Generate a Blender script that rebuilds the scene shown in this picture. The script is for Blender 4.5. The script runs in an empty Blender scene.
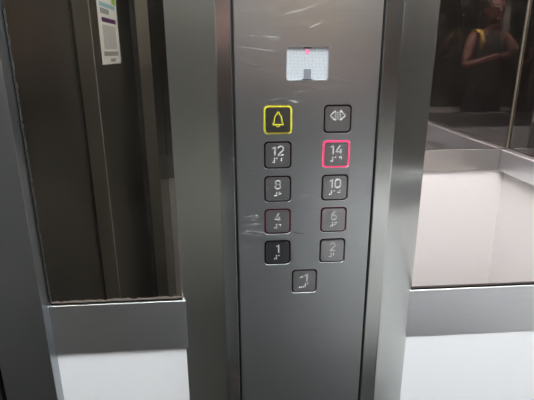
import bpy, bmesh, math, random
from mathutils import Vector, Matrix

random.seed(7)
scene = bpy.context.scene
COL = scene.collection

# ------------------------------------------------------------------ camera
Z0 = 1.18                                    # height of the alarm-button row above the floor
CAM = Vector((-0.10365, -0.62128, Z0 + 0.08580))
PITCH, YAW, ROLL, FPX = 0.30542, 0.078136, 0.003992, 470.0
fw = Vector((math.sin(YAW)*math.cos(PITCH), math.cos(YAW)*math.cos(PITCH), -math.sin(PITCH)))
rt = Vector((math.cos(YAW), -math.sin(YAW), 0))
dn = fw.cross(rt)
rr = math.cos(ROLL)*rt + math.sin(ROLL)*dn
dd = -math.sin(ROLL)*rt + math.cos(ROLL)*dn
cam_data = bpy.data.cameras.new('camera')
cam = bpy.data.objects.new('camera', cam_data)
COL.objects.link(cam)
up = -dd
M3 = Matrix((rr, up, -fw)).transposed()
cam.matrix_world = Matrix.Translation(CAM) @ M3.to_4x4()
cam_data.sensor_width = 36.0
cam_data.lens = FPX/534.0*36.0
cam_data.clip_start = 0.01
scene.camera = cam

# ------------------------------------------------------------------ light and exposure
LAMP_STRENGTH = 36.0
scene.view_settings.view_transform = 'Standard'
scene.view_settings.look = 'None'
scene.view_settings.exposure = 0.0
scene.view_settings.gamma = 1.0
scene.view_settings.use_curve_mapping = False
world = bpy.data.worlds.new('world')
scene.world = world
world.use_nodes = True
world.node_tree.nodes['Background'].inputs[0].default_value = (0.02, 0.021, 0.023, 1)
world.node_tree.nodes['Background'].inputs[1].default_value = 1.0
try:
    scene.cycles.max_bounces = 16
    scene.cycles.glossy_bounces = 10
    scene.cycles.diffuse_bounces = 6
except Exception:
    pass

# ------------------------------------------------------------------ room measures
XF, XR = -0.345, 1.006          # car front return face, rear wall glass
YC, YO = 0.05, -1.06            # control-panel wall glass, opposite wall glass
ZR0, ZR1 = Z0-0.376, Z0-0.288   # belt rail bottom / top
HC = 2.25                       # ceiling height

# ------------------------------------------------------------------ helpers
def link(o, parent=None):
    COL.objects.link(o)
    if parent is not None:
        o.parent = parent
    return o

def tag(o, label=None, cat=None, group=None, kind=None):
    if label: o['label'] = label
    if cat: o['category'] = cat
    if group: o['group'] = group
    if kind: o['kind'] = kind
    return o

def empty(name, loc=(0, 0, 0)):
    o = bpy.data.objects.new(name, None)
    o.empty_display_size = 0.05
    o.location = loc
    return link(o)

def box_uv(me):
    uv = me.uv_layers.get('uv') or me.uv_layers.new(name='uv')
    for p in me.polygons:
        n = p.normal
        if abs(n.z) > 0.8:
            a, b = Vector((1, 0, 0)), Vector((0, 1, 0))
        else:
            a = Vector((-n.y, n.x, 0)).normalized(); b = Vector((0, 0, 1))
        for li in p.loop_indices:
            co = me.vertices[me.loops[li].vertex_index].co
            uv.data[li].uv = (co.dot(a), co.dot(b))

def build(name, bm, mats, parent=None, smooth=False):
    """link the bmesh as one object; a child keeps world coordinates minus its parent's place"""
    bmesh.ops.recalc_face_normals(bm, faces=bm.faces[:])
    me = bpy.data.meshes.new(name)
    bm.to_mesh(me); bm.free()
    if not isinstance(mats, (list, tuple)): mats = [mats]
    for m in mats: me.materials.append(m)
    if smooth:
        for p in me.polygons: p.use_smooth = True
    o = bpy.data.objects.new(name, me)
    link(o, parent)
    if parent is not None:
        q = parent; off = Vector((0, 0, 0))
        while q is not None:
            off += q.location; q = q.parent
        me.transform(Matrix.Translation(-off))
    else:
        c = Vector((0, 0, 0))
        xs = [v.co for v in me.vertices]
        mn = Vector((min(v.x for v in xs), min(v.y for v in xs), min(v.z for v in xs)))
        mx = Vector((max(v.x for v in xs), max(v.y for v in xs), max(v.z for v in xs)))
        c = (mn+mx)/2; c.z = mn.z
        me.transform(Matrix.Translation(-c)); o.location = c
    me.update()
    box_uv(me)
    return o

def box(bm, x0, x1, y0, y1, z0, z1, bevel=0.0, seg=2, mi=0):
    vs = [bm.verts.new((x, y, z)) for x in (x0, x1) for y in (y0, y1) for z in (z0, z1)]
    fs = [bm.faces.new([vs[i] for i in f]) for f in
          ((0, 1, 3, 2), (4, 6, 7, 5), (0, 4, 5, 1), (2, 3, 7, 6), (0, 2, 6, 4), (1, 5, 7, 3))]
    for f in fs: f.material_index = mi
    if bevel > 0:
        es = list({e for f in fs for e in f.edges})
        r = bmesh.ops.bevel(bm, geom=es, offset=bevel, segments=seg, profile=0.5, affect='EDGES')
        for f in r['faces']: f.material_index = mi
    return bm

def prism(bm, pts, axis, a, b, mi=0):
    """extrude a 2D outline along an axis: axis 'z' -> pts (x, y); 'x' -> (y, z); 'y' -> (x, z)"""
    def P(p, t):
        return {'z': (p[0], p[1], t), 'x': (t, p[0], p[1]), 'y': (p[0], t, p[1])}[axis]
    lo = [bm.verts.new(P(p, a)) for p in pts]; hi = [bm.verts.new(P(p, b)) for p in pts]
    fs = [bm.faces.new(lo), bm.faces.new(hi)]
    n = len(pts)
    for i in range(n):
        fs.append(bm.faces.new((lo[i], lo[(i+1) % n], hi[(i+1) % n], hi[i])))
    for f in fs: f.material_index = mi
    return bm

def rrect(cx, cz, w, h, r, n=5):
    pts = []
    for sx, sz, a0 in ((1, 1, 0), (-1, 1, 90), (-1, -1, 180), (1, -1, 270)):
        for i in range(n+1):
            a = math.radians(a0+90*i/n)
            pts.append((cx+sx*(w/2-r)+r*math.cos(a), cz+sz*(h/2-r)+r*math.sin(a)))
    return pts

def stack(bm, loops, cap0=True, cap1=True, mi=0):
    """loops: list of vertex coordinate lists of equal length, joined in order"""
    L = [[bm.verts.new(p) for p in lp] for lp in loops]
    n = len(L[0]); fs = []
    for a, b in zip(L, L[1:]):
        for i in range(n):
            fs.append(bm.faces.new((a[i], a[(i+1) % n], b[(i+1) % n], b[i])))
    if cap0: fs.append(bm.faces.new(L[0]))
    if cap1: fs.append(bm.faces.new(L[-1]))
    for f in fs: f.material_index = mi
    return L

# ------------------------------------------------------------------ materials
def new_mat(name):
    m = bpy.data.materials.new(name); m.use_nodes = True
    nt = m.node_tree
    return m, nt, nt.nodes['Principled BSDF']

def plain(name, col, rough=0.5, metal=0.0, emit=None, es=0.0, coat=0.0, noise=0.0, nscale=40.0, spec=0.5):
    m, nt, b = new_mat(name)
    b.inputs['Base Color'].default_value = (*col, 1)
    b.inputs['Roughness'].default_value = rough
    b.inputs['Metallic'].default_value = metal
    b.inputs['Coat Weight'].default_value = coat
    b.inputs['Specular IOR Level'].default_value = spec
    if emit:
        b.inputs['Emission Color'].default_value = (*emit, 1)
        b.inputs['Emission Strength'].default_value = es
    if noise > 0:
        tc = nt.nodes.new('ShaderNodeTexCoord'); nz = nt.nodes.new('ShaderNodeTexNoise')
        nz.inputs['Scale'].default_value = nscale; nz.inputs['Detail'].default_value = 4
        mx = nt.nodes.new('ShaderNodeMix'); mx.data_type = 'RGBA'
        mx.inputs[6].default_value = (*[c*(1-noise) for c in col], 1)
        mx.inputs[7].default_value = (*[min(1, c*(1+noise)) for c in col], 1)
        nt.links.new(tc.outputs['Object'], nz.inputs['Vector'])
        nt.links.new(nz.outputs['Fac'], mx.inputs[0])
        nt.links.new(mx.outputs[2], b.inputs['Base Color'])
    return m

def steel(name, col=(0.5, 0.5, 0.5), rough=0.3, aniso=0.6, rot=0.0, smudge=0.05, vertical=False, bump=0.15):
    """brushed stainless steel: fine streaks, soft smudges in the gloss, anisotropic highlight"""
    m, nt, b = new_mat(name)
    N, L = nt.nodes, nt.links
    b.inputs['Metallic'].default_value = 1.0
    b.inputs['Anisotropic'].default_value = aniso
    b.inputs['Anisotropic Rotation'].default_value = rot
    tg = N.new('ShaderNodeTangent'); tg.direction_type = 'UV_MAP'; tg.uv_map = 'uv'
    L.new(tg.outputs[0], b.inputs['Tangent'])
    uv = N.new('ShaderNodeUVMap'); uv.uv_map = 'uv'
    mp = N.new('ShaderNodeMapping')
    mp.inputs['Scale'].default_value = (900, 9, 1) if vertical else (9, 900, 1)
    L.new(uv.outputs[0], mp.inputs['Vector'])
    ns = N.new('ShaderNodeTexNoise'); ns.inputs['Scale'].default_value = 1; ns.inputs['Detail'].default_value = 3
    L.new(mp.outputs[0], ns.inputs['Vector'])
    sm = N.new('ShaderNodeTexNoise'); sm.inputs['Scale'].default_value = 14; sm.inputs['Detail'].default_value = 2
    L.new(uv.outputs[0], sm.inputs['Vector'])
    mr = N.new('ShaderNodeMapRange')
    mr.inputs[3].default_value = rough-0.03; mr.inputs[4].default_value = rough+0.03
    mr.inputs[1].default_value = 0.0; mr.inputs[2].default_value = 1.0
    L.new(sm.outputs['Fac'], mr.inputs[0]); L.new(mr.outputs[0], b.inputs['Roughness'])
    mx = N.new('ShaderNodeMix'); mx.data_type = 'RGBA'
    mx.inputs[6].default_value = (*[c*0.93 for c in col], 1)
    mx.inputs[7].default_value = (*[min(1, c*1.07) for c in col], 1)
    L.new(ns.outputs['Fac'], mx.inputs[0]); L.new(mx.outputs[2], b.inputs['Base Color'])
    return m

def glass_mirror(name, col, rough=0.0, dust=0.0, dcol=(0.5, 0.45, 0.4)):
    """silvered or smoked mirror glass with a faint film of dust and smears"""
    m, nt, b = new_mat(name)
    N, L = nt.nodes, nt.links
    b.inputs['Metallic'].default_value = 1.0
    b.inputs['Base Color'].default_value = (*col, 1)
    b.inputs['Roughness'].default_value = rough
    if dust > 0:
        out = N['Material Output']
        df = N.new('ShaderNodeBsdfDiffuse'); df.inputs['Color'].default_value = (*dcol, 1)
        ms = N.new('ShaderNodeMixShader')
        uv = N.new('ShaderNodeTexCoord')
        nz = N.new('ShaderNodeTexNoise'); nz.inputs['Scale'].default_value = 9; nz.inputs['Detail'].default_value = 8
        L.new(uv.outputs['Object'], nz.inputs['Vector'])
        mr = N.new('ShaderNodeMapRange'); mr.inputs[1].default_value = 0.3; mr.inputs[2].default_value = 0.8
        mr.inputs[3].default_value = dust*0.4; mr.inputs[4].default_value = dust*1.6
        L.new(nz.outputs['Fac'], mr.inputs[0]); L.new(mr.outputs[0], ms.inputs[0])
        L.new(b.outputs[0], ms.inputs[1]); L.new(df.outputs[0], ms.inputs[2])
        L.new(ms.outputs[0], out.inputs['Surface'])
    return m

M = {}
M['plate'] = steel('brushed_plate_steel', (0.55, 0.575, 0.58), 0.325, 0.35)
M['column'] = steel('brushed_column_steel', (0.61, 0.63, 0.61), 0.20, 0.3)
M['stile'] = steel('brushed_jamb_steel', (0.40, 0.425, 0.44), 0.34, 0.4)
M['rail'] = steel('brushed_rail_steel', (0.76, 0.77, 0.79), 0.34, 0.3)
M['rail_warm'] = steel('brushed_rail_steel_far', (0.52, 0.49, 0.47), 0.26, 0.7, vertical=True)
M['door'] = steel('brushed_door_steel', (0.36, 0.34, 0.31), 0.34, 0.5)
M['white'] = plain('white_laminate', (0.77, 0.775, 0.79), 0.35, noise=0.01, nscale=6)
M['white_far'] = plain('warm_white_laminate', (0.75, 0.735, 0.73), 0.35, noise=0.01, nscale=6)
M['mirror_clear'] = glass_mirror('clear_mirror_glass', (0.94, 0.87, 0.845), 0.0, 0.004)
M['mirror_smoked'] = glass_mirror('smoked_mirror_glass', (0.29, 0.275, 0.268), 0.0, 0.012, (0.4, 0.35, 0.3))
M['mirror_bronze'] = glass_mirror('bronze_mirror_glass', (0.23, 0.21, 0.18), 0.012, 0.02, (0.4, 0.36, 0.3))
M['black'] = plain('black_rubber', (0.008, 0.008, 0.009), 0.6)
M['recess'] = plain('dark_recess', (0.02, 0.02, 0.021), 0.7)
M['face'] = steel('button_face_steel', (0.45, 0.455, 0.455), 0.32, 0.3)
M['digit'] = plain('polished_digit_steel', (0.74, 0.74, 0.74), 0.45, 0.5)
M['digit_dull'] = plain('worn_digit_steel', (0.62, 0.62, 0.63), 0.4, 0.6)
M['ring_red'] = plain('unlit_red_lens', (0.075, 0.008, 0.016), 0.3, spec=0.25)
M['ring_dark'] = plain('unlit_dark_lens', (0.018, 0.006, 0.010), 0.35, spec=0.2)
M['ring_lit'] = plain('lit_red_lens', (0.5, 0.02, 0.08), 0.3, emit=(1.0, 0.06, 0.20), es=0.85)
M['ring_yellow'] = plain('yellow_lens', (0.50, 0.47, 0.03), 0.4, emit=(0.8, 0.75, 0.03), es=0.10)
M['face_dark'] = steel('dark_alarm_face_steel', (0.20, 0.20, 0.19), 0.35, 0.3)
M['face_worn'] = steel('worn_button_face_steel', (0.14, 0.145, 0.15), 0.35, 0.3)

# ------------------------------------------------------------------ floor, ceiling, walls
bm = bmesh.new(); box(bm, XF-0.35, XR+0.03, YO-0.03, YC+0.03, -0.04, 0.0)
floor = build('floor', bm, plain('dark_granite', (0.022, 0.022, 0.022), 0.35, noise=0.6, nscale=180)); tag(floor, kind='structure')
bm = bmesh.new(); box(bm, XF-0.35, XR+0.03, YO-0.03, YC+0.03, HC, HC+0.04)
ceil = build('ceiling', bm, steel('ceiling_steel', (0.5, 0.5, 0.5), 0.35, 0.3)); tag(ceil, kind='structure')

# white laminate below the belt rail, dark backing above it
def wall(name, x0, x1, y0, y1, front, mat):
    """front: (x0,x1,y0,y1) of the thin laminate sheet standing before the backing"""
    bm = bmesh.new(); box(bm, x0, x1, y0, y1, 0, HC, mi=0)
    for q in front:
        box(bm, *q, 0.10, ZR0+0.004, mi=1)
        box(bm, *q, 0.0, 0.098, mi=2)
    o = build(name, bm, [M['recess'], mat, M['rail']]); tag(o, kind='structure'); return o
wall('wall_control', -0.476, XR+0.03, YC+0.006, YC+0.03,
     [(-0.392, -0.184, YC-0.001, YC+0.006), (0.184, XR, YC-0.001, YC+0.006)], M['white'])
wall('wall_opposite', XF-0.03, XR+0.03, YO-0.03, YO-0.006, [(XF, XR, YO-0.006, YO+0.001)], M['white_far'])
wall('wall_rear', XR+0.006, XR+0.03, YO-0.006, YC+0.006, [(XR-0.001, XR+0.006, YO+0.001, YC-0.001)], M['white_far'])
# front return beside the doorway, at the opposite wall's end
bm = bmesh.new(); box(bm, XF-0.038, XF, YO+0.001, -0.855, 0, HC, 0.002)
wf_ = o = build('wall_front', bm, steel('return_steel', (0.13, 0.12, 0.105), 0.15, 0.3)); tag(o, kind='structure')
# lintel above the doors and the steel jamb at the control wall's end
bm = bmesh.new(); box(bm, XF-0.10, XF-0.004, -0.855, YC-0.02, 2.10, HC, 0.002)
o = build('trim_1', bm, M['door']); tag(o, kind='structure')
bm = bmesh.new()
prism(bm, [(-0.473, 0.034), (-0.470, 0.030), (-0.3940, 0.030), (-0.3930, 0.0305), (-0.3905, 0.048), (-0.3905, YC+0.006), (-0.473, YC+0.006)], 'z', 0, HC)
o = build('trim_2', bm, M['stile']); tag(o, kind='structure')
# back of the door pocket, so that nothing outside shows
bm = bmesh.new(); box(bm, XF-0.35, XF-0.33, YO-0.33, YC+0.03, 0, HC)
box(bm, XF-0.33, -0.476, YC+0.006, YC+0.03, 0, HC)
box(bm, XF-0.33, XF-0.03, YO-0.33, YO-0.31, 0, HC)
o = build('wall_shaft', bm, M['recess']); tag(o, kind='structure')
# aluminium bead in the far corner between the two smoked mirrors
bm = bmesh.new(); box(bm, XR-0.006, XR-0.002, YO+0.0015, YO+0.005, ZR1, HC, 0.0005)
o = build('trim_3', bm, plain('worn_aluminium_bead', (0.20, 0.17, 0.12), 0.5, 0.3, noise=0.8, nscale=25)); tag(o, kind='structure')

bm = bmesh.new(); box(bm, XF-0.0385, XF-0.0005, -0.8549, -0.853, 0, HC-0.001, 0.0006)
build('jamb_edge', bm, steel('jamb_edge_painted_light', (0.34, 0.31, 0.27), 0.45, 0.2), wf_)  # light falling on the reveal is painted in as paler steel
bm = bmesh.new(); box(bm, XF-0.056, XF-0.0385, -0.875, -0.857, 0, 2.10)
build('jamb_gap_shade', bm, M['black'], wf_)  # black strip added to imitate the shade between jamb and door
# sliding doors (two telescoping leaves)
bm = bmesh.new(); box(bm, -0.505, -0.480, -0.62, YC-0.014, 0.01, 2.12, 0.0015)
d1 = build('door_1', bm, M['door']); tag(d1, kind='structure')
bm = bmesh.new(); box(bm, -0.502, -0.484, YC-0.014, YC+0.004, 0.01, 2.12, 0.003); build('edge_seal', bm, M['black'], d1)
bm = bmesh.new(); box(bm, -0.474, -0.435, -1.25, -0.530, 0.01, 2.12, 0.0025)
d2 = build('door_2', bm, M['door']); tag(d2, kind='structure')
bm = bmesh.new(); box(bm, -0.4795, -0.4742, -0.545, -0.532, 0.01, 2.12, 0.001); build('edge_seal', bm, M['black'], d2)

bm = bmesh.new(); box(bm, -0.4738, -0.436, -0.5298, -0.5275, 0.01, 2.12, 0.0004); build('leading_edge', bm, steel('door_edge_painted_light', (0.42, 0.39, 0.35), 0.42, 0.2), d2)  # paler than the leaf: the lit edge face is put into its colour
bm = bmesh.new(); box(bm, -0.4362, -0.4343, -0.5315, -0.5275, 0.01, 2.12, 0.0006); build('edge_glint', bm, plain('painted_edge_glint', (0.5, 0.47, 0.42), 0.5, 0.4), d2)  # thin pale strip imitating the highlight along the leaf's corner

# ------------------------------------------------------------------ mirrors
def mirror(name, x0, x1, y0, y1, z0, z1, mat, label, seal=None):
    bm = bmesh.new(); box(bm, x0, x1, y0, y1, z0, z1, 0.0008, 1)
    o = build(name, bm, mat); tag(o, label, 'mirror')
    return o
mir_l = mirror('wall_mirror', -0.390, -0.1855, YC, YC+0.006, ZR1+0.003, HC-0.02, M['mirror_bronze'],
       'dark bronze mirror left of the control panel, reflecting the sliding doors')
mir_r = mirror('wall_mirror', 0.1855, XR-0.0005, YC, YC+0.006, ZR1+0.003, HC-0.02, M['mirror_clear'],
       'clear mirror right of the control panel, showing white panels and a steel rail')
mirror('wall_mirror', XF+0.001, XR-0.008, YO-0.006, YO, ZR1, HC-0.02, M['mirror_smoked'],
       'smoked mirror on the opposite wall, black field left of the corner seam')
mirror('wall_mirror', XR, XR+0.006, YO+0.006, YC-0.001, ZR1, HC-0.02, M['mirror_smoked'],
       'smoked mirror on the rear wall, right of the pale corner seam at the top right')

# crumbling silver along the bottom and the left edge of the bronze mirror
def ragged(x0, x1, z, h, y, n, seed, horizontal=True, depth=0.0012):
    rnd = random.Random(seed); bm = bmesh.new(); prev = None
    for i in range(n+1):
        t = i/n; a = x0+(x1-x0)*t; k = h*(0.35+0.9*rnd.random())
        if horizontal: P = [(a, y, z), (a, y, z+k), (a, y-depth, z+k), (a, y-depth, z)]
        else: P = [(z, y, a), (z+k, y, a), (z+k, y-depth, a), (z, y-depth, a)]
        cur = [bm.verts.new(p) for p in P]
        if prev:
            for j in range(4): bm.faces.new((prev[j], prev[(j+1) % 4], cur[(j+1) % 4], cur[j]))
        else: bm.faces.new(cur)
        prev = cur
    bm.faces.new(prev)
    return bm
build('worn_bottom_edge', ragged(-0.390, -0.1855, ZR1+0.003, 0.0032, YC, 60, 3), plain('flaked_silvering', (0.14, 0.12, 0.10), 0.6, noise=0.8, nscale=400), mir_l)
build('worn_side_edge', ragged(ZR1+0.003, Z0+0.14, -0.3885, 0.0028, YC, 150, 5, False), plain('flaked_edge', (0.02, 0.018, 0.015), 0.7, noise=0.8, nscale=600), mir_l)
bm = bmesh.new(); box(bm, 0.1855, XR-0.002, YC-0.0012, YC, ZR1+0.003, ZR1+0.0055)
build('edge_seal', bm, plain('brown_sealant', (0.045, 0.035, 0.03), 0.6), mir_r)

# ------------------------------------------------------------------ belt rails
def rail_x(x0, x1, yf, s, mat, label, lip=0.002):
    """rail along X; yf = front plane, s = +1 body lies towards +Y"""
    bm = bmesh.new(); t = abs((YC if s > 0 else YO)-yf)
    prism(bm, [(yf, ZR0+0.001), (yf, ZR1-lip*.15), (yf+s*lip*.15, ZR1), (yf+s*t, ZR1), (yf+s*t, ZR0), (yf+s*0.001, ZR0)], 'x', x0, x1)
    o = build('belt_rail', bm, mat); tag(o, label, 'rail'); return o
rail_x(-0.3905, -0.1800, YC-0.004, 1, M['rail'], 'short flat steel belt rail left of the control panel, under the bronze mirror')
rail_x(0.1790, XR-0.032, YC-0.0022, 1, M['rail'], 'long flat steel belt rail right of the control panel, under the clear mirror')
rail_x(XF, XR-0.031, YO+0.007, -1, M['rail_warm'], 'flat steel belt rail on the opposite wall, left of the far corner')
bm = bmesh.new()
prism(bm, [(XR-0.0005, ZR0), (XR-0.0005, ZR1), (XR-0.022, ZR1-0.0005), (XR-0.0285, ZR1-0.002), (XR-0.030, ZR1-0.004), (XR-0.030, ZR0+0.001), (XR-0.029, ZR0)], 'y', YO+0.0075, YC-0.0065)
o = build('belt_rail', bm, M['rail']); tag(o, 'thick sloped-top steel belt rail on the rear wall, right of the far corner', 'rail')

# ------------------------------------------------------------------ column carrying the control panel
PL, PR = -0.0958, 0.0930
bm = bmesh.new()
prof = [(-0.186, YC+0.005), (-0.186, YC), (-0.1205, 0.0010), (-0.1190, 0.0002), (-0.1175, 0), (-0.1000, 0), (-0.0990, 0.001), (-0.0990, 0.030),
        (0.0962, 0.030), (0.0962, 0.001), (0.0972, 0), (0.1175, 0), (0.1190, 0.0002), (0.1205, 0.0010), (0.186, YC), (0.186, YC+0.005)]
prism(bm, prof, 'z', 0, HC)
o = build('panel_column', bm, M['column'])
tag(o, 'brushed steel column with slanted sides framing the control panel', 'column')

# ------------------------------------------------------------------ control panel
panel = empty('control_panel', (0, 0.0, 0.12))
tag(panel, 'brushed steel elevator control panel with floor buttons and small display, set in the column', 'control panel')
SP, ROW, BS = 0.080, 0.04764, 0.0378
buttons = []      # (x, z, text, ring material key, face key)
spec = [(-SP/2, 0, 'bell', 'ring_yellow'), (SP/2, 0, 'open', 'ring_dark'),
        (-SP/2, 1, '12', 'ring_dark'), (SP/2, 1, '14', 'ring_lit'),
        (-SP/2, 2, '8', 'ring_dark'), (SP/2, 2, '10', 'ring_dark'),
        (-SP/2, 3, '4', 'ring_red'), (SP/2, 3, '6', 'ring_red'),
        (-SP/2, 4, '1', 'ring_dark'), (SP/2, 4, '2', 'ring_dark'),
        (0, 5, '-1', 'ring_dark')]
DX0, DX1, DZ0, DZ1 = -0.0300, 0.0264, Z0+0.0495, Z0+0.0923

# faceplate with real openings
PZ0, PZ1 = 0.12, 2.05
holes = [rrect(x, Z0-ROW*r, BS, BS, 0.0055) for x, r, _, _ in spec]
holes.append(rrect((DX0+DX1)/2, (DZ0+DZ1)/2, DX1-DX0, DZ1-DZ0, 0.0045))
def grow(pts, d):
    cx = sum(p[0] for p in pts)/len(pts); cz = sum(p[1] for p in pts)/len(pts)
    hw = max(p[0] for p in pts)-cx; hh = max(p[1] for p in pts)-cz
    return [(cx+(p[0]-cx)*(hw+d)/hw, cz+(p[1]-cz)*(hh+d)/hh) for p in pts]
bm = bmesh.new(); edges = []
E_ = 0.0012
outer = [(PL+E_, PZ0+E_), (PR-E_, PZ0+E_), (PR-E_, PZ1-E_), (PL+E_, PZ1-E_)]
vs = [bm.verts.new((x, 0, z)) for x, z in outer]
for i in range(4): edges.append(bm.edges.new((vs[i], vs[(i+1) % 4])))
hv = []
for h in holes:
    g = grow(h, 0.0003); v = [bm.verts.new((x, 0, z)) for x, z in g]; hv.append(v)
    for i in range(len(v)): edges.append(bm.edges.new((v[i], v[(i+1) % len(v)])))
bmesh.ops.triangle_fill(bm, use_beauty=True, edges=edges)
for v, h in zip(hv, holes):                           # chamfer and wall of each opening
    a = v
    for y, pts in ((0.0004, h), (0.006, h)):
        b = [bm.verts.new((x, y, z)) for x, z in pts]
        for i in range(len(a)): bm.faces.new((a[i], a[(i+1) % len(a)], b[(i+1) % len(a)], b[i]))
        a = b
a = vs
for y, e in ((0.0004, 0.0003), (0.0012, 0.0), (0.029, 0.0)):
    b = [bm.verts.new((x, y, z)) for x, z in ((PL+e, PZ0+e), (PR-e, PZ0+e), (PR-e, PZ1-e), (PL+e, PZ1-e))]
    for i in range(4): bm.faces.new((a[i], a[(i+1) % 4], b[(i+1) % 4], b[i]))
    a = b
bm.faces.new(a)
for f in bm.faces: f.material_index = 0
# scratches: (x0, z0, x1, z1, width) in metres relative to the alarm row
def scratch(x0, z0, x1, z1, w, mi):
    z0 += Z0; z1 += Z0
    n = 6; d = Vector((x1-x0, z1-z0)); nn = Vector((-d.y, d.x)).normalized()
    rnd = random.Random(int(abs(x0*9e4+z0*7e4))); prev = None
    for i in range(n+1):
        t = i/n; c = Vector((x0, z0))+d*t+nn*w*rnd.uniform(-.6, .6)
        k = w/2*math.sin(math.pi*min(max(t, .06), .94))*rnd.uniform(.5, 1.2)
        cur = [bm.verts.new((c.x+nn.x*k, -0.00006, c.y+nn.y*k)), bm.verts.new((c.x-nn.x*k, -0.00006, c.y-nn.y*k))]
        if prev:
            f = bm.faces.new((prev[0], prev[1], cur[1], cur[0])); f.material_index = mi
        prev = cur
SCR = [
    (-0.0400, 0.1290, 0.0144, 0.1409, 0.00095, 1),
    (-0.0873, 0.1372, -0.0603, 0.1327, 0.00048, 1),
    (-0.0063, 0.1113, 0.0175, 0.1223, 0.00124, 1),
    (-0.0780, 0.1047, -0.0680, 0.1047, 0.00114, 1),
    (-0.0592, 0.1046, -0.0353, 0.1032, 0.00105, 1),
    (-0.0466, 0.1005, -0.0378, 0.0999, 0.00133, 1),
    (-0.0889, 0.0925, -0.0762, 0.0905, 0.00076, 1),
    (-0.0762, 0.0905, -0.0421, 0.0864, 0.00086, 1),
    (-0.0264, 0.0325, 0.0044, 0.0400, 0.00057, 1),
    (0.0044, 0.0400, 0.0175, 0.0418, 0.00057, 1),
    (-0.0256, 0.0274, -0.0150, 0.0203, 0.00210, 1),
    (-0.0190, 0.0262, -0.0137, 0.0216, 0.00143, 1),
    (-0.0551, 0.0250, -0.0263, 0.0282, 0.00057, 1),
    (-0.0179, -0.1103, 0.0176, -0.0996, 0.00067, 1),
    (0.0545, -0.0962, 0.0714, -0.0938, 0.00057, 1),
    (-0.0822, -0.1582, -0.0609, -0.1580, 0.00248, 1),
    (-0.0865, -0.1618, -0.0709, -0.1608, 0.00133, 1),
    (-0.0834, -0.1468, -0.0622, -0.1445, 0.00086, 1),
    (-0.0846, -0.1345, -0.0652, -0.1324, 0.00067, 1),
    (-0.0847, -0.1393, -0.0678, -0.1389, 0.00067, 1),
    (-0.0835, -0.1521, -0.0679, -0.1518, 0.00057, 1),
    (-0.0194, -0.1605, -0.0021, -0.1627, 0.00152, 2),
    (-0.0180, -0.1589, -0.0093, -0.1599, 0.00095, 1),
    (-0.0581, -0.1651, -0.0222, -0.1626, 0.00067, 1),
    (-0.0838, -0.4147, -0.0705, -0.4175, 0.00086, 1),
    (-0.0716, -0.2813, -0.0391, -0.2885, 0.00048, 1),
    (-0.0391, -0.2885, -0.0103, -0.2830, 0.00048, 1),
    (-0.0088, -0.2793, 0.0003, -0.2781, 0.00086, 1),
    (-0.0882, -0.3411, -0.0636, -0.3461, 0.00048, 1),
    (-0.0900, -0.3553, -0.0823, -0.3567, 0.00057, 1),
    (-0.0130, 0.1316, 0.0247, 0.1340, 0.00038, 1),
    (-0.0304, 0.1188, -0.0128, 0.1206, 0.00048, 1),
    (0.0399, 0.0754, 0.0734, 0.0851, 0.00038, 1),
    (0.0275, 0.0581, 0.0571, 0.0465, 0.00038, 1),
    (0.0537, 0.1117, 0.0792, 0.1165, 0.00038, 1),
    (-0.0848, 0.0736, -0.0607, 0.0686, 0.00038, 1),
    (-0.0876, -0.0698, -0.0699, -0.0675, 0.00038, 1),
    (-0.0085, -0.1268, 0.0228, -0.1248, 0.00038, 1),
    (-0.0899, -0.1926, -0.0626, -0.2047, 0.00038, 1),
    (0.0042, -0.3216, 0.0414, -0.3183, 0.00038, 1),
    (-0.0875, -0.3920, -0.0608, -0.3956, 0.00048, 1),
    (-0.0804, -0.2328, -0.0481, -0.2293, 0.00038, 1),
]
rs = random.Random(11)
for k in range(34):                                      # rubbed patch beside the button 4
    zc = rs.choice((-0.1575, -0.1600, -0.1455, -0.1340))+rs.gauss(0, 0.0012); xc = rs.uniform(-0.0865, -0.0690); ln = rs.uniform(0.004, 0.010)
    SCR.append((xc, zc, xc+ln, zc+rs.uniform(-.0006, .0010), rs.uniform(.0006, .0016), 1))
for s in SCR: scratch(*s)
face_plate = build('faceplate', bm, [M['plate'], plain('bright_scratch', (0.34, 0.34, 0.34), 0.6, 0.3), plain('dark_scuff', (0.05, 0.05, 0.05), 0.6)], panel)

# black gasket in the two grooves beside the plate
for x0, x1 in ((-0.0988, PL-0.0001), (PR+0.0001, 0.0960)):
    bm = bmesh.new(); box(bm, x0, x1, 0.006, 0.0295, PZ0, PZ1); build('gasket', bm, M['black'], panel)

def arc(cx, cy, rx, ry, a0, a1, n=14):
    return [(cx+rx*math.cos(math.radians(a0+(a1-a0)*i/n)), cy+ry*math.sin(math.radians(a0+(a1-a0)*i/n))) for i in range(n+1)]
GLYPH = {   # (width, strokes, each (closed, points)) on a body one unit high
    '0': (0.56, [(True, arc(.28, .72, .28, .28, 0, 180)+arc(.28, .28, .28, .28, 180, 360))]),
    '1': (0.26, [(False, [(0, .78), (.24, 1), (.24, 0)])]),
    '2': (0.56, [(False, arc(.28, .71, .27, .29, 165, -28)+[(.02, 0), (.57, 0)])]),
    '4': (0.62, [(False, [(.62, .24), (0, .24), (.40, 1)]), (False, [(.46, .55), (.46, 0)])]),
    '6': (0.56, [(True, arc(.28, .30, .28, .30, 0, 360, 22)[:-1]), (False, arc(.52, .30, .52, .72, 172, 98, 8))]),
    '8': (0.56, [(True, arc(.28, .76, .23, .24, 0, 360, 20)[:-1]), (True, arc(.28, .27, .28, .27, 0, 360, 20)[:-1])]),
}
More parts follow.
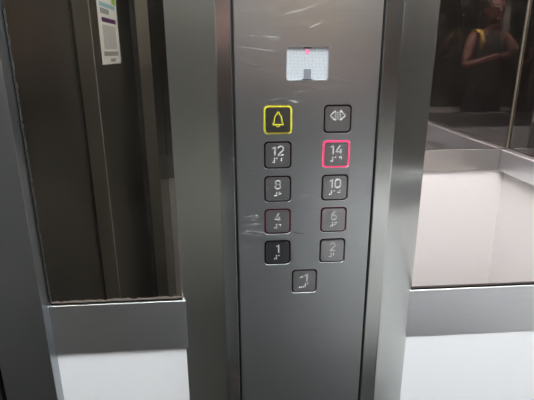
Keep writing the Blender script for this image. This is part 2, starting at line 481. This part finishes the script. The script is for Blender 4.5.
def numeral(txt, h, parent, x, z, mat):
    gap = 0.28; w = sum(GLYPH[c][0] for c in txt)+gap*(len(txt)-1); a = -w/2
    bm = bmesh.new()
    for c in txt:
        for closed, pts in GLYPH[c][1]:
            tube2d(bm, [(x+(a+p)*h*1.13, z+(q-.5)*h) for p, q in pts], 0.0016, 0.0007, -0.0008, closed)
        a += GLYPH[c][0]+gap
    return build('numeral', bm, mat, parent)

BR = {'1': (1,), '2': (1, 2), '4': (1, 4, 5), '6': (1, 2, 4), '8': (1, 2, 5), '0': (2, 4, 5), '#': (3, 4, 5, 6), '-': (3, 6)}
def braille(txt, x, z, parent, mat):
    cells = (['-'] if txt[0] == '-' else [])+['#']+[c for c in txt if c != '-']
    pit, cell, r = 0.0024, 0.0060, 0.00080
    bm = bmesh.new(); w = (len(cells)-1)*cell
    for i, c in enumerate(cells):
        for d in BR[c]:
            px = x-w/2+i*cell+(pit/2 if d > 3 else -pit/2); pz = z+pit*(1-((d-1) % 3))
            bmesh.ops.create_uvsphere(bm, u_segments=8, v_segments=6, radius=r, matrix=Matrix.Translation((px, -0.0009, pz)))
    return build('braille', bm, mat, parent, True)

def tube2d(bm, pts, w, h, y, closed=True):
    """flat stroke of width w along 2D points, raised by h from y"""
    n = len(pts); P = [Vector(p) for p in pts]; rows = []
    for i in range(n):
        a = P[i-1] if (closed or i) else P[0]; b = P[(i+1) % n] if (closed or i < n-1) else P[-1]
        t = (b-a).normalized(); nn = Vector((-t.y, t.x))*w/2
        q0, q1 = P[i]+nn, P[i]-nn
        rows.append([bm.verts.new((q0.x, y, q0.y)), bm.verts.new((q0.x, y-h, q0.y)), bm.verts.new((q1.x, y-h, q1.y)), bm.verts.new((q1.x, y, q1.y))])
    m = n if closed else n-1
    for i in range(m):
        a, b = rows[i], rows[(i+1) % n]
        for j in range(4): bm.faces.new((a[j], a[(j+1) % 4], b[(j+1) % 4], b[j]))
    if not closed:
        bm.faces.new(rows[0]); bm.faces.new(rows[-1])

LABELS = {'bell': 'alarm button with yellow bell and lit yellow rim', 'open': 'door-open button with two outward arrowheads',
          '14': 'floor button 14 with glowing red rim', '1': 'floor button 1 with a dark worn face'}
for x, r, txt, ring in spec:
    z = Z0-ROW*r
    base = rrect(x, z, BS, BS, 0.0055)
    W = 0.0024
    inner = rrect(x, z, BS-2*W, BS-2*W, 0.0043)
    ftop = rrect(x, z, BS-2*W-0.0001, BS-2*W-0.0001, 0.0038)
    bm = bmesh.new()
    stack(bm, [[(a, 0.0055, b) for a, b in inner], [(a, -0.0005, b) for a, b in inner], [(a, -0.0008, b) for a, b in ftop]])
    fm = M['face_dark'] if txt == 'bell' else M['face_worn'] if txt == '1' else M['face']
    btn = build('push_button', bm, fm, panel)
    btn['label'] = LABELS.get(txt, 'floor button '+txt.replace('-', 'minus ')+' with steel face and braille')
    bm = bmesh.new()
    o_ = grow(base, -0.0001); yr = 0.0006 if ring in ('ring_lit', 'ring_yellow') else 0.0016
    stack(bm, [[(a, 0.0058, b) for a, b in o_], [(a, yr, b) for a, b in o_], [(a, yr, b) for a, b in inner], [(a, 0.0058, b) for a, b in inner]], False, False)
    build('rim_light', bm, M[ring], btn)
    if txt == 'bell':
        bm = bmesh.new(); s = 0.00135
        bell = [(-5.4, -4.6), (-5.2, -3.8), (-3.9, -2.6), (-3.6, 1.6), (-2.6, 4.4), (-1.0, 5.6), (-0.9, 7.0), (0, 7.5), (0.9, 7.0), (1.0, 5.6), (2.6, 4.4), (3.6, 1.6), (3.9, -2.6), (5.2, -3.8), (5.4, -4.6)]
        tube2d(bm, [(x+a*s, z+b*s) for a, b in bell], 0.0013, 0.0005, -0.0008)
        tube2d(bm, [(x-1.5*s, z-5.2*s), (x-0.8*s, z-6.6*s), (x+0.8*s, z-6.6*s), (x+1.5*s, z-5.2*s)], 0.0012, 0.0005, -0.0008, False)
        build('bell_symbol', bm, M['ring_yellow'], btn)
    elif txt == 'open':
        bm = bmesh.new(); s = 0.001
        for k in (-1, 1):
            tube2d(bm, [(x+k*3.4*s, z+11.0*s), (x+k*10.2*s, z+4.6*s), (x+k*3.4*s, z-1.8*s)], 0.0013, 0.0005, -0.0008, False)
            for q in range(4):
                for w_, g_ in ((3.4, 0.0010), (1.1, 0.0008)):
                    zz = z+(9.6-q*2.9)*s
                    tube2d(bm, [(x+k*w_*s, zz), (x+k*w_*s, zz-1.7*s)], g_, 0.0005, -0.0008, False)
        build('arrow_symbol', bm, M['digit'], btn)
    else:
        dm = M['digit'] if txt in ('12', '14', '10', '1', '-1') else M['digit_dull']
        if txt == '-1':
            bm = bmesh.new(); tube2d(bm, [(x-0.0062, z+0.0072), (x-0.0022, z+0.0072)], 0.0015, 0.0005, -0.0008, False); build('minus_sign', bm, dm, btn)
            numeral('1', 0.0118, btn, x+0.0022, z+0.0056, dm)
        else:
            numeral(txt, 0.0118, btn, x, z+0.0062, dm)
        braille(txt, x, z-0.0070, btn, dm)

# display window
dcx, dcz, dw, dh = (DX0+DX1)/2, (DZ0+DZ1)/2, DX1-DX0, DZ1-DZ0
bm = bmesh.new()
o1 = rrect(dcx, dcz, dw-0.0002, dh-0.0002, 0.0044); i1 = rrect(dcx, dcz, dw-0.0024, dh-0.0024, 0.0036)
stack(bm, [[(a, 0.0058, b) for a, b in o1], [(a, -0.0002, b) for a, b in o1], [(a, -0.0002, b) for a, b in grow(i1, 0.0004)], [(a, 0.0012, b) for a, b in i1], [(a, 0.0058, b) for a, b in i1]], False, False)
disp = build('display', bm, plain('bright_bezel', (0.55, 0.55, 0.56), 0.3, 1.0), panel); disp['label'] = 'small display window with rounded corners and a red light'
mt, nt, b = new_mat('dotted_diffuser')
uvn = nt.nodes.new('ShaderNodeUVMap'); uvn.uv_map = 'uv'
mp = nt.nodes.new('ShaderNodeMapping'); mp.inputs['Scale'].default_value = (560, 560, 1); nt.links.new(uvn.outputs[0], mp.inputs['Vector'])
vo = nt.nodes.new('ShaderNodeTexVoronoi'); vo.voronoi_dimensions = '2D'; vo.inputs['Randomness'].default_value = 0.25; vo.inputs['Scale'].default_value = 1.0
nt.links.new(mp.outputs[0], vo.inputs['Vector'])
cr = nt.nodes.new('ShaderNodeValToRGB'); cr.color_ramp.elements[0].position = 0.2; cr.color_ramp.elements[0].color = (0.44, 0.48, 0.50, 1)
cr.color_ramp.elements[1].position = 0.65; cr.color_ramp.elements[1].color = (0.20, 0.21, 0.23, 1)
nt.links.new(vo.outputs['Distance'], cr.inputs[0]); nt.links.new(cr.outputs[0], b.inputs['Base Color'])
b.inputs['Roughness'].default_value = 0.25
nt.links.new(cr.outputs[0], b.inputs['Emission Color']); b.inputs['Emission Strength'].default_value = 0.12
bm = bmesh.new(); stack(bm, [[(a, 0.0056, b_) for a, b_ in i1], [(a, 0.0022, b_) for a, b_ in i1]])
build('window', bm, mt, disp)
bm = bmesh.new(); box(bm, dcx-0.0050, dcx+0.0050, 0.0020, 0.0023, DZ0+0.0028, DZ0+0.0150); build('phone_reflection', bm, plain('painted_reflection_grey', (0.15, 0.155, 0.18), 0.4, noise=0.3, nscale=900), disp)  # grey block stands for the phone's dark reflection in the window
bm = bmesh.new(); box(bm, dcx-0.0068, dcx+0.0068, 0.0012, 0.0024, DZ0+0.0012, DZ0+0.0026); build('lower_clip', bm, M['black'], disp)
bm = bmesh.new(); box(bm, dcx-0.0050, dcx+0.0040, 0.0012, 0.0024, DZ1-0.0024, DZ1-0.0012); build('upper_clip', bm, M['black'], disp)
bm = bmesh.new(); stack(bm, [[(a, y, b_) for a, b_ in rrect(dcx-0.0006, DZ1-0.0066, 0.0038, 0.0058, 0.0018, 4)] for y in (0.0023, 0.0015)])
build('red_lamp', bm, plain('red_led', (0.8, 0.1, 0.2), 0.4, emit=(1.0, 0.10, 0.22), es=0.9), disp)

# ------------------------------------------------------------------ sticker on the sliding door (read in the mirror)
def sticker():
    X = -0.4350; y0, y1 = -0.83, -0.605         # virtual 0.705 .. 0.93
    z0 = Z0+0.0545; z1 = z0+0.42; t = 0.0004
    root = empty('door_sticker', (X, (y0+y1)/2, z0))
    tag(root, 'tall white printed sticker with a purple bar, stuck on the sliding door', 'sticker')
    w = y1-y0
    def patch(name, a, b, c, d, mat, k=1):
        bm = bmesh.new(); box(bm, X+t*(k-1)*0.5, X+t*(1+(k-1)*0.5), y0+w*a, y0+w*b, z0+c, z0+d); build(name, bm, mat, root)
    patch('paper', 0, 1, 0, z1-z0, plain('white_paper', (0.85, 0.85, 0.83), 0.5))
    grey = plain('fine_print_grey', (0.35, 0.35, 0.34), 0.6, noise=0.5, nscale=500)
    patch('fine_print', 0.16, 0.84, 0.040, 0.103, plain('pale_print', (0.55, 0.55, 0.54), 0.6, noise=0.35, nscale=700), 2)
    patch('code_print', 0.12, 0.88, 0.022, 0.034, grey, 2)
    patch('small_mark', 0.30, 0.58, 0.006, 0.015, grey, 2)
    patch('purple_bar', 0.12, 0.84, 0.110, 0.122, plain('purple_ink', (0.09, 0.01, 0.12), 0.5), 2)
    patch('dark_print', 0.45, 0.88, 0.131, 0.145, grey, 2)
    patch('blue_print', 0.12, 0.90, 0.149, 0.160, plain('pale_blue_ink', (0.30, 0.55, 0.66), 0.5, noise=0.4, nscale=200), 2)
    patch('green_print', 0.06, 0.26, 0.163, 0.23, plain('green_ink', (0.30, 0.60, 0.08), 0.5, noise=0.4, nscale=150), 2)
sticker()

# ------------------------------------------------------------------ ceiling lamps
def lamp(cx, cy, sx, sy, label):
    root = empty('ceiling_light', (cx, cy, HC-0.012))
    tag(root, label, 'light')
    bm = bmesh.new(); box(bm, cx-sx/2, cx+sx/2, cy-sy/2, cy+sy/2, HC-0.006, HC-0.001)
    build('diffuser', bm, plain('glowing_diffuser', (0.9, 0.9, 0.9), 0.5, emit=(0.93, 0.975, 1.0), es=LAMP_STRENGTH), root)
    f = 0.015
    for a, b, c, d in ((-sx/2-f, sx/2+f, -sy/2-f, -sy/2), (-sx/2-f, sx/2+f, sy/2, sy/2+f), (-sx/2-f, -sx/2, -sy/2, sy/2), (sx/2, sx/2+f, -sy/2, sy/2)):
        bm = bmesh.new(); box(bm, cx+a, cx+b, cy+c, cy+d, HC-0.012, HC-0.0005, 0.001); build('frame', bm, M['rail'], root)
lamp(0.62, -0.50, 0.42, 0.62, 'square flat ceiling light nearer the rear wall')
lamp(0.02, -0.50, 0.42, 0.62, 'square flat ceiling light nearer the doors')

# ------------------------------------------------------------------ the photographer (stands behind the camera, met only in the mirrors)
def skin_bm(verts, edges, radii, root=0, sub=2):
    me = bpy.data.meshes.new('s'); me.from_pydata(verts, edges, [])
    o = bpy.data.objects.new('s', me); COL.objects.link(o)
    md = o.modifiers.new('skin', 'SKIN'); md.use_smooth_shade = True; md.branch_smoothing = 0.6
    sv = me.skin_vertices[0] if len(me.skin_vertices) else None
    if sv is None:
        me.skin_vertices.new() if hasattr(me.skin_vertices, 'new') else None
        sv = me.skin_vertices[0]
    for i, r in enumerate(radii):
        sv.data[i].radius = r if isinstance(r, tuple) else (r, r)
        sv.data[i].use_root = (i == root)
    sb = o.modifiers.new('sub', 'SUBSURF'); sb.levels = sub; sb.render_levels = sub
    bpy.context.view_layer.update()
    ev = o.evaluated_get(bpy.context.evaluated_depsgraph_get())
    m2 = bpy.data.meshes.new_from_object(ev)
    bpy.data.objects.remove(o)
    q = bmesh.new(); q.from_mesh(m2)
    bad = [f for e in q.edges if len(e.link_faces) > 2 for f in e.link_faces]
    if bad: bmesh.ops.delete(q, geom=list(set(bad)), context='FACES')
    bmesh.ops.holes_fill(q, edges=[e for e in q.edges if len(e.link_faces) == 1], sides=0)
    bmesh.ops.recalc_face_normals(q, faces=q.faces[:])
    q.to_mesh(m2); q.free()
    return m2

def chain(pts): return [(i, i+1) for i in range(len(pts)-1)]

def blob(bm, c, r, seg=20):
    bmesh.ops.create_uvsphere(bm, u_segments=seg, v_segments=seg//2+2, radius=1.0, matrix=Matrix.Translation(c) @ Matrix.Diagonal((*r, 1)))

def remeshed(bm, voxel):
    me = bpy.data.meshes.new('r'); bm.to_mesh(me); bm.free()
    o = bpy.data.objects.new('r', me); COL.objects.link(o)
    md = o.modifiers.new('rm', 'REMESH'); md.mode = 'VOXEL'; md.voxel_size = voxel
    sm = o.modifiers.new('sm', 'SMOOTH'); sm.iterations = 3; sm.factor = 0.5
    bpy.context.view_layer.update()
    m2 = bpy.data.meshes.new_from_object(o.evaluated_get(bpy.context.evaluated_depsgraph_get()))
    bpy.data.objects.remove(o)
    b = bmesh.new(); b.from_mesh(m2); bpy.data.meshes.remove(m2)
    return b

def person():
    bx, by = 0.030, -0.885
    SK = plain('warm_brown_skin', (0.17, 0.065, 0.050), 0.5, noise=0.08, nscale=20)
    sh, hp = 1.385, 0.90
    elR, wrR = Vector((0.270, -0.770, 1.150)), Vector((0.022, -0.680, 1.230))
    elL, wrL = Vector((-0.225, -0.780, 1.120)), Vector((-0.222, -0.675, 1.215))
    V = [(bx, by, hp), (bx, by+.005, 1.03), (bx, by+.01, 1.16), (bx, by+.005, 1.29), (bx, by, 1.375), (bx, by+.005, 1.43), (bx, by+.02, 1.50),      # 0-6
         (bx+.13, by, sh-.005), (elR.x-.055, elR.y-.055, 1.27), tuple(elR), tuple(elR.lerp(wrR, .35)), tuple(wrR),                                            # 7-11
         (bx-.13, by, sh-.005), (elL.x+.05, elL.y-.04, 1.25), tuple(elL), tuple(elL.lerp(wrL, .35)), tuple(wrL),                                              # 12-16
         (bx+.085, by, .84), (bx+.092, by+.01, .48), (bx+.095, by-.015, .30), (bx+.10, by-.02, .085), (bx+.105, by+.055, .035), (bx+.11, by+.115, .028),      # 17-22
         (bx-.085, by, .84), (bx-.092, by+.01, .48), (bx-.095, by-.015, .30), (bx-.10, by-.02, .085), (bx-.105, by+.055, .035), (bx-.11, by+.115, .028)]
    E = [(0, 1), (1, 2), (2, 3), (3, 4), (4, 5), (5, 6), (4, 7), (7, 8), (8, 9), (9, 10), (10, 11), (4, 12), (12, 13), (13, 14), (14, 15), (15, 16),
         (0, 17), (17, 18), (18, 19), (19, 20), (20, 21), (21, 22), (0, 23), (23, 24), (24, 25), (25, 26), (26, 27), (27, 28)]
    Rd = [(.135, .10), (.115, .085), (.125, .09), (.135, .095), (.08, .07), (.05, .05), (.05, .05),
          (.056, .056), (.044, .044), (.037, .037), (.036, .036), (.028, .028), (.056, .056), (.044, .044), (.037, .037), (.036, .036), (.028, .028),
          (.088, .088), (.055, .055), (.052, .052), (.036, .036), (.038, .034), (.03, .024), (.088, .088), (.055, .055), (.052, .052), (.036, .036), (.038, .034), (.03, .024)]
    bm = bmesh.new()
    def add(me): bm.from_mesh(me); bpy.data.meshes.remove(me)
    add(skin_bm(V, E, Rd, 0))
    # head, with jaw, nose, ears and brow
    hc = Vector((bx, by+.035, 1.585))
    blob(bm, hc, (.073, .092, .098), 28); blob(bm, hc+Vector((0, .018, -.045)), (.055, .066, .066), 24)
    blob(bm, hc+Vector((0, .095, -.012)), (.010, .016, .022), 12); blob(bm, hc+Vector((0, .102, -.026)), (.015, .012, .010), 12)
    blob(bm, hc+Vector((0, .082, .020)), (.045, .012, .010), 14); blob(bm, hc+Vector((0, .083, -.088)), (.020, .014, .016), 12)
    for k in (-1, 1): blob(bm, hc+Vector((k*.075, -.005, -.010)), (.008, .018, .030), 12)
    # hands: palm and five fingers closing round the phone's short ends
    R_, U_, F_ = rr.copy(), up.copy(), fw.copy()
    PC = CAM - F_*0.010 - U_*0.022                       # phone centre
    tips = []
    for k, wr in ((1, wrR), (-1, wrL)):
        edge = PC + R_*k*0.078
        palm = edge + R_*k*0.020 - F_*0.020 - U_*0.022
        mid = wr.lerp(palm, .55)
        add(skin_bm([tuple(wr), tuple(mid), tuple(palm), tuple(palm+U_*.020+F_*.004), tuple(palm-U_*.018+F_*.002)], [(0, 1), (1, 2), (2, 3), (2, 4)], [.029, (.030, .024), (.030, .022), .020, .020], 0))
        for i, (off, ln) in enumerate(((.026, .92), (.008, 1.0), (-.010, .95), (-.027, .78))):
            b0 = palm + U_*(off*.75+.002)
            b1 = edge + R_*k*.019 + U_*(off+.004) + F_*(.004)
            b2 = edge + R_*k*(.006) + U_*(off+.003) + F_*(.016)
            b3 = edge - R_*k*(.020*ln) + U_*(off+.001) + F_*(.0125)
            add(skin_bm([tuple(b0), tuple(b1), tuple(b2), tuple(b3)], chain([0]*4), [.0095, .0088, .0082, .0068], 0))
        t0 = palm + U_*.012 - F_*.006; t1 = edge + R_*k*.006 + U_*.020 - F_*.020; t2 = edge - R_*k*.022 + U_*.018 - F_*.0135
        add(skin_bm([tuple(t0), tuple(t1), tuple(t2)], chain([0]*3), [.0125, .0105, .0085], 0))
    body = build('person', remeshed(bm, 0.0045), SK, None, True)
    tag(body, 'person in dark sleeveless top with yellow shoulder strap, arms bent, holding a phone', 'person')
    # clothing
    b = bmesh.new()
    me = skin_bm([(bx, by, hp-.09), (bx, by, .95), (bx, by+.005, 1.05), (bx, by+.01, 1.16), (bx, by+.006, 1.29), (bx, by+.004, 1.375), (bx, by+.006, 1.405)], chain([0]*7),
                 [(.158, .122), (.150, .115), (.127, .098), (.137, .104), (.143, .108), (.105, .085), (.062, .06)], 0); b.from_mesh(me); bpy.data.meshes.remove(me)
    build('tank_top', b, plain('dark_cotton', (0.03, 0.03, 0.032), 0.9, noise=0.3, nscale=300), body, True)
    yel = plain('yellow_strap_cloth', (0.75, 0.52, 0.10), 0.7, noise=0.1, nscale=200)
    for k in (1,):
        b = bmesh.new(); prev = None; X = bx+k*.100
        for j in range(11):
            a = math.radians(-38+j*25.6)                       # front to back over the shoulder
            y = by + .004 + math.cos(a)*.098; z = 1.352 + math.sin(a)*(.078 if math.sin(a) > 0 else .11)
            dx = k*.012*math.sin(a)
            n = Vector((0, math.cos(a), math.sin(a)))
            P = [Vector((X+dx+s*.020, y, z))+n*h for s, h in ((-1, 0), (1, 0), (1, .003), (-1, .003))]
            cur = [b.verts.new(p) for p in P]
            if prev:
                for q in range(4): b.faces.new((prev[q], prev[(q+1) % 4], cur[(q+1) % 4], cur[q]))
            else: b.faces.new(cur)
            prev = cur
        b.faces.new(prev)
        build('shoulder_strap', b, yel, body, True)
    b = bmesh.new()
    me = skin_bm([(bx, by, hp+.09), (bx, by, hp-.01), (bx+.088, by, .80), (bx+.094, by+.01, .48), (bx+.097, by-.015, .30), (bx+.10, by-.02, .11), (bx-.088, by, .80), (bx-.094, by+.01, .48), (bx-.097, by-.015, .30), (bx-.10, by-.02, .11)],
                 [(0, 1), (1, 2), (2, 3), (3, 4), (4, 5), (1, 6), (6, 7), (7, 8), (8, 9)], [(.132, .105), (.150, .116), .100, .070, .064, .058, .100, .070, .064, .058], 0); b.from_mesh(me); bpy.data.meshes.remove(me)
    build('trousers', b, plain('dark_denim', (0.02, 0.025, 0.04), 0.85, noise=0.3, nscale=300), body, True)
    for k in (-1, 1):
        b = bmesh.new(); blob(b, Vector((bx+k*.106, by+.045, .040)), (.045, .125, .040), 24)
        for v in b.verts: v.co.z = max(v.co.z, 0.001)
        build('shoe', b, plain('black_shoe_leather', (0.02, 0.02, 0.02), 0.5), body, True)
    b = bmesh.new(); blob(b, hc+Vector((0, -.020, .018)), (.084, .092, .100), 28); blob(b, hc+Vector((0, -.060, -.08)), (.075, .050, .13), 24)
    build('hair', b, plain('dark_hair', (0.012, 0.009, 0.008), 0.45, noise=0.5, nscale=150), body, True)
    for k in (-1, 1):
        b = bmesh.new(); blob(b, hc+Vector((k*.030, .080, .002)), (.013, .011, .008), 14); build('eye', b, plain('eye_white', (0.75, 0.73, 0.70), 0.3), body, True)
        b = bmesh.new(); blob(b, hc+Vector((k*.030, .089, .001)), (.0055, .003, .0055), 12); build('iris', b, plain('dark_iris', (0.03, 0.015, 0.01), 0.2), body, True)
    b = bmesh.new(); blob(b, hc+Vector((0, .084, -.055)), (.022, .008, .006), 14); build('mouth', b, plain('lips', (0.35, 0.10, 0.09), 0.45), body, True)
    # the phone
    PH = empty('phone', tuple(PC)); tag(PH, 'black phone held sideways in both hands of the person', 'phone')
    rot = Matrix((R_, U_, -F_)).transposed()
    def pb(name, w, h, d, c, mat, rad=0.003):
        q = bmesh.new(); pts = rrect(c[0], c[1], w, h, min(rad, h/2.01), 5); gi = rrect(c[0], c[1], w-.001, h-.001, min(rad, h/2.01)*.9, 5)
        z0, z1 = c[2]-d/2, c[2]+d/2
        stack(q, [[(a, e, z0) for a, e in gi], [(a, e, z0+d*.15) for a, e in pts], [(a, e, z1-d*.15) for a, e in pts], [(a, e, z1) for a, e in gi]])
        for v in q.verts: v.co = PC + rot @ v.co
        return build(name, q, mat, PH)
    pb('phone_body', .156, .074, .0080, (0, 0, 0), plain('phone_shell', (0.015, 0.015, 0.018), 0.3), .009)
    pb('screen', .146, .067, .0006, (0, 0, .0043), plain('lit_screen', (0.05, 0.05, 0.05), 0.1, emit=(0.25, 0.25, 0.26), es=0.6), .006)
    pb('camera_lens', .012, .012, .0018, (0, .022, -.0048), plain('lens_glass', (0.01, 0.01, 0.02), 0.05), .006)
person()
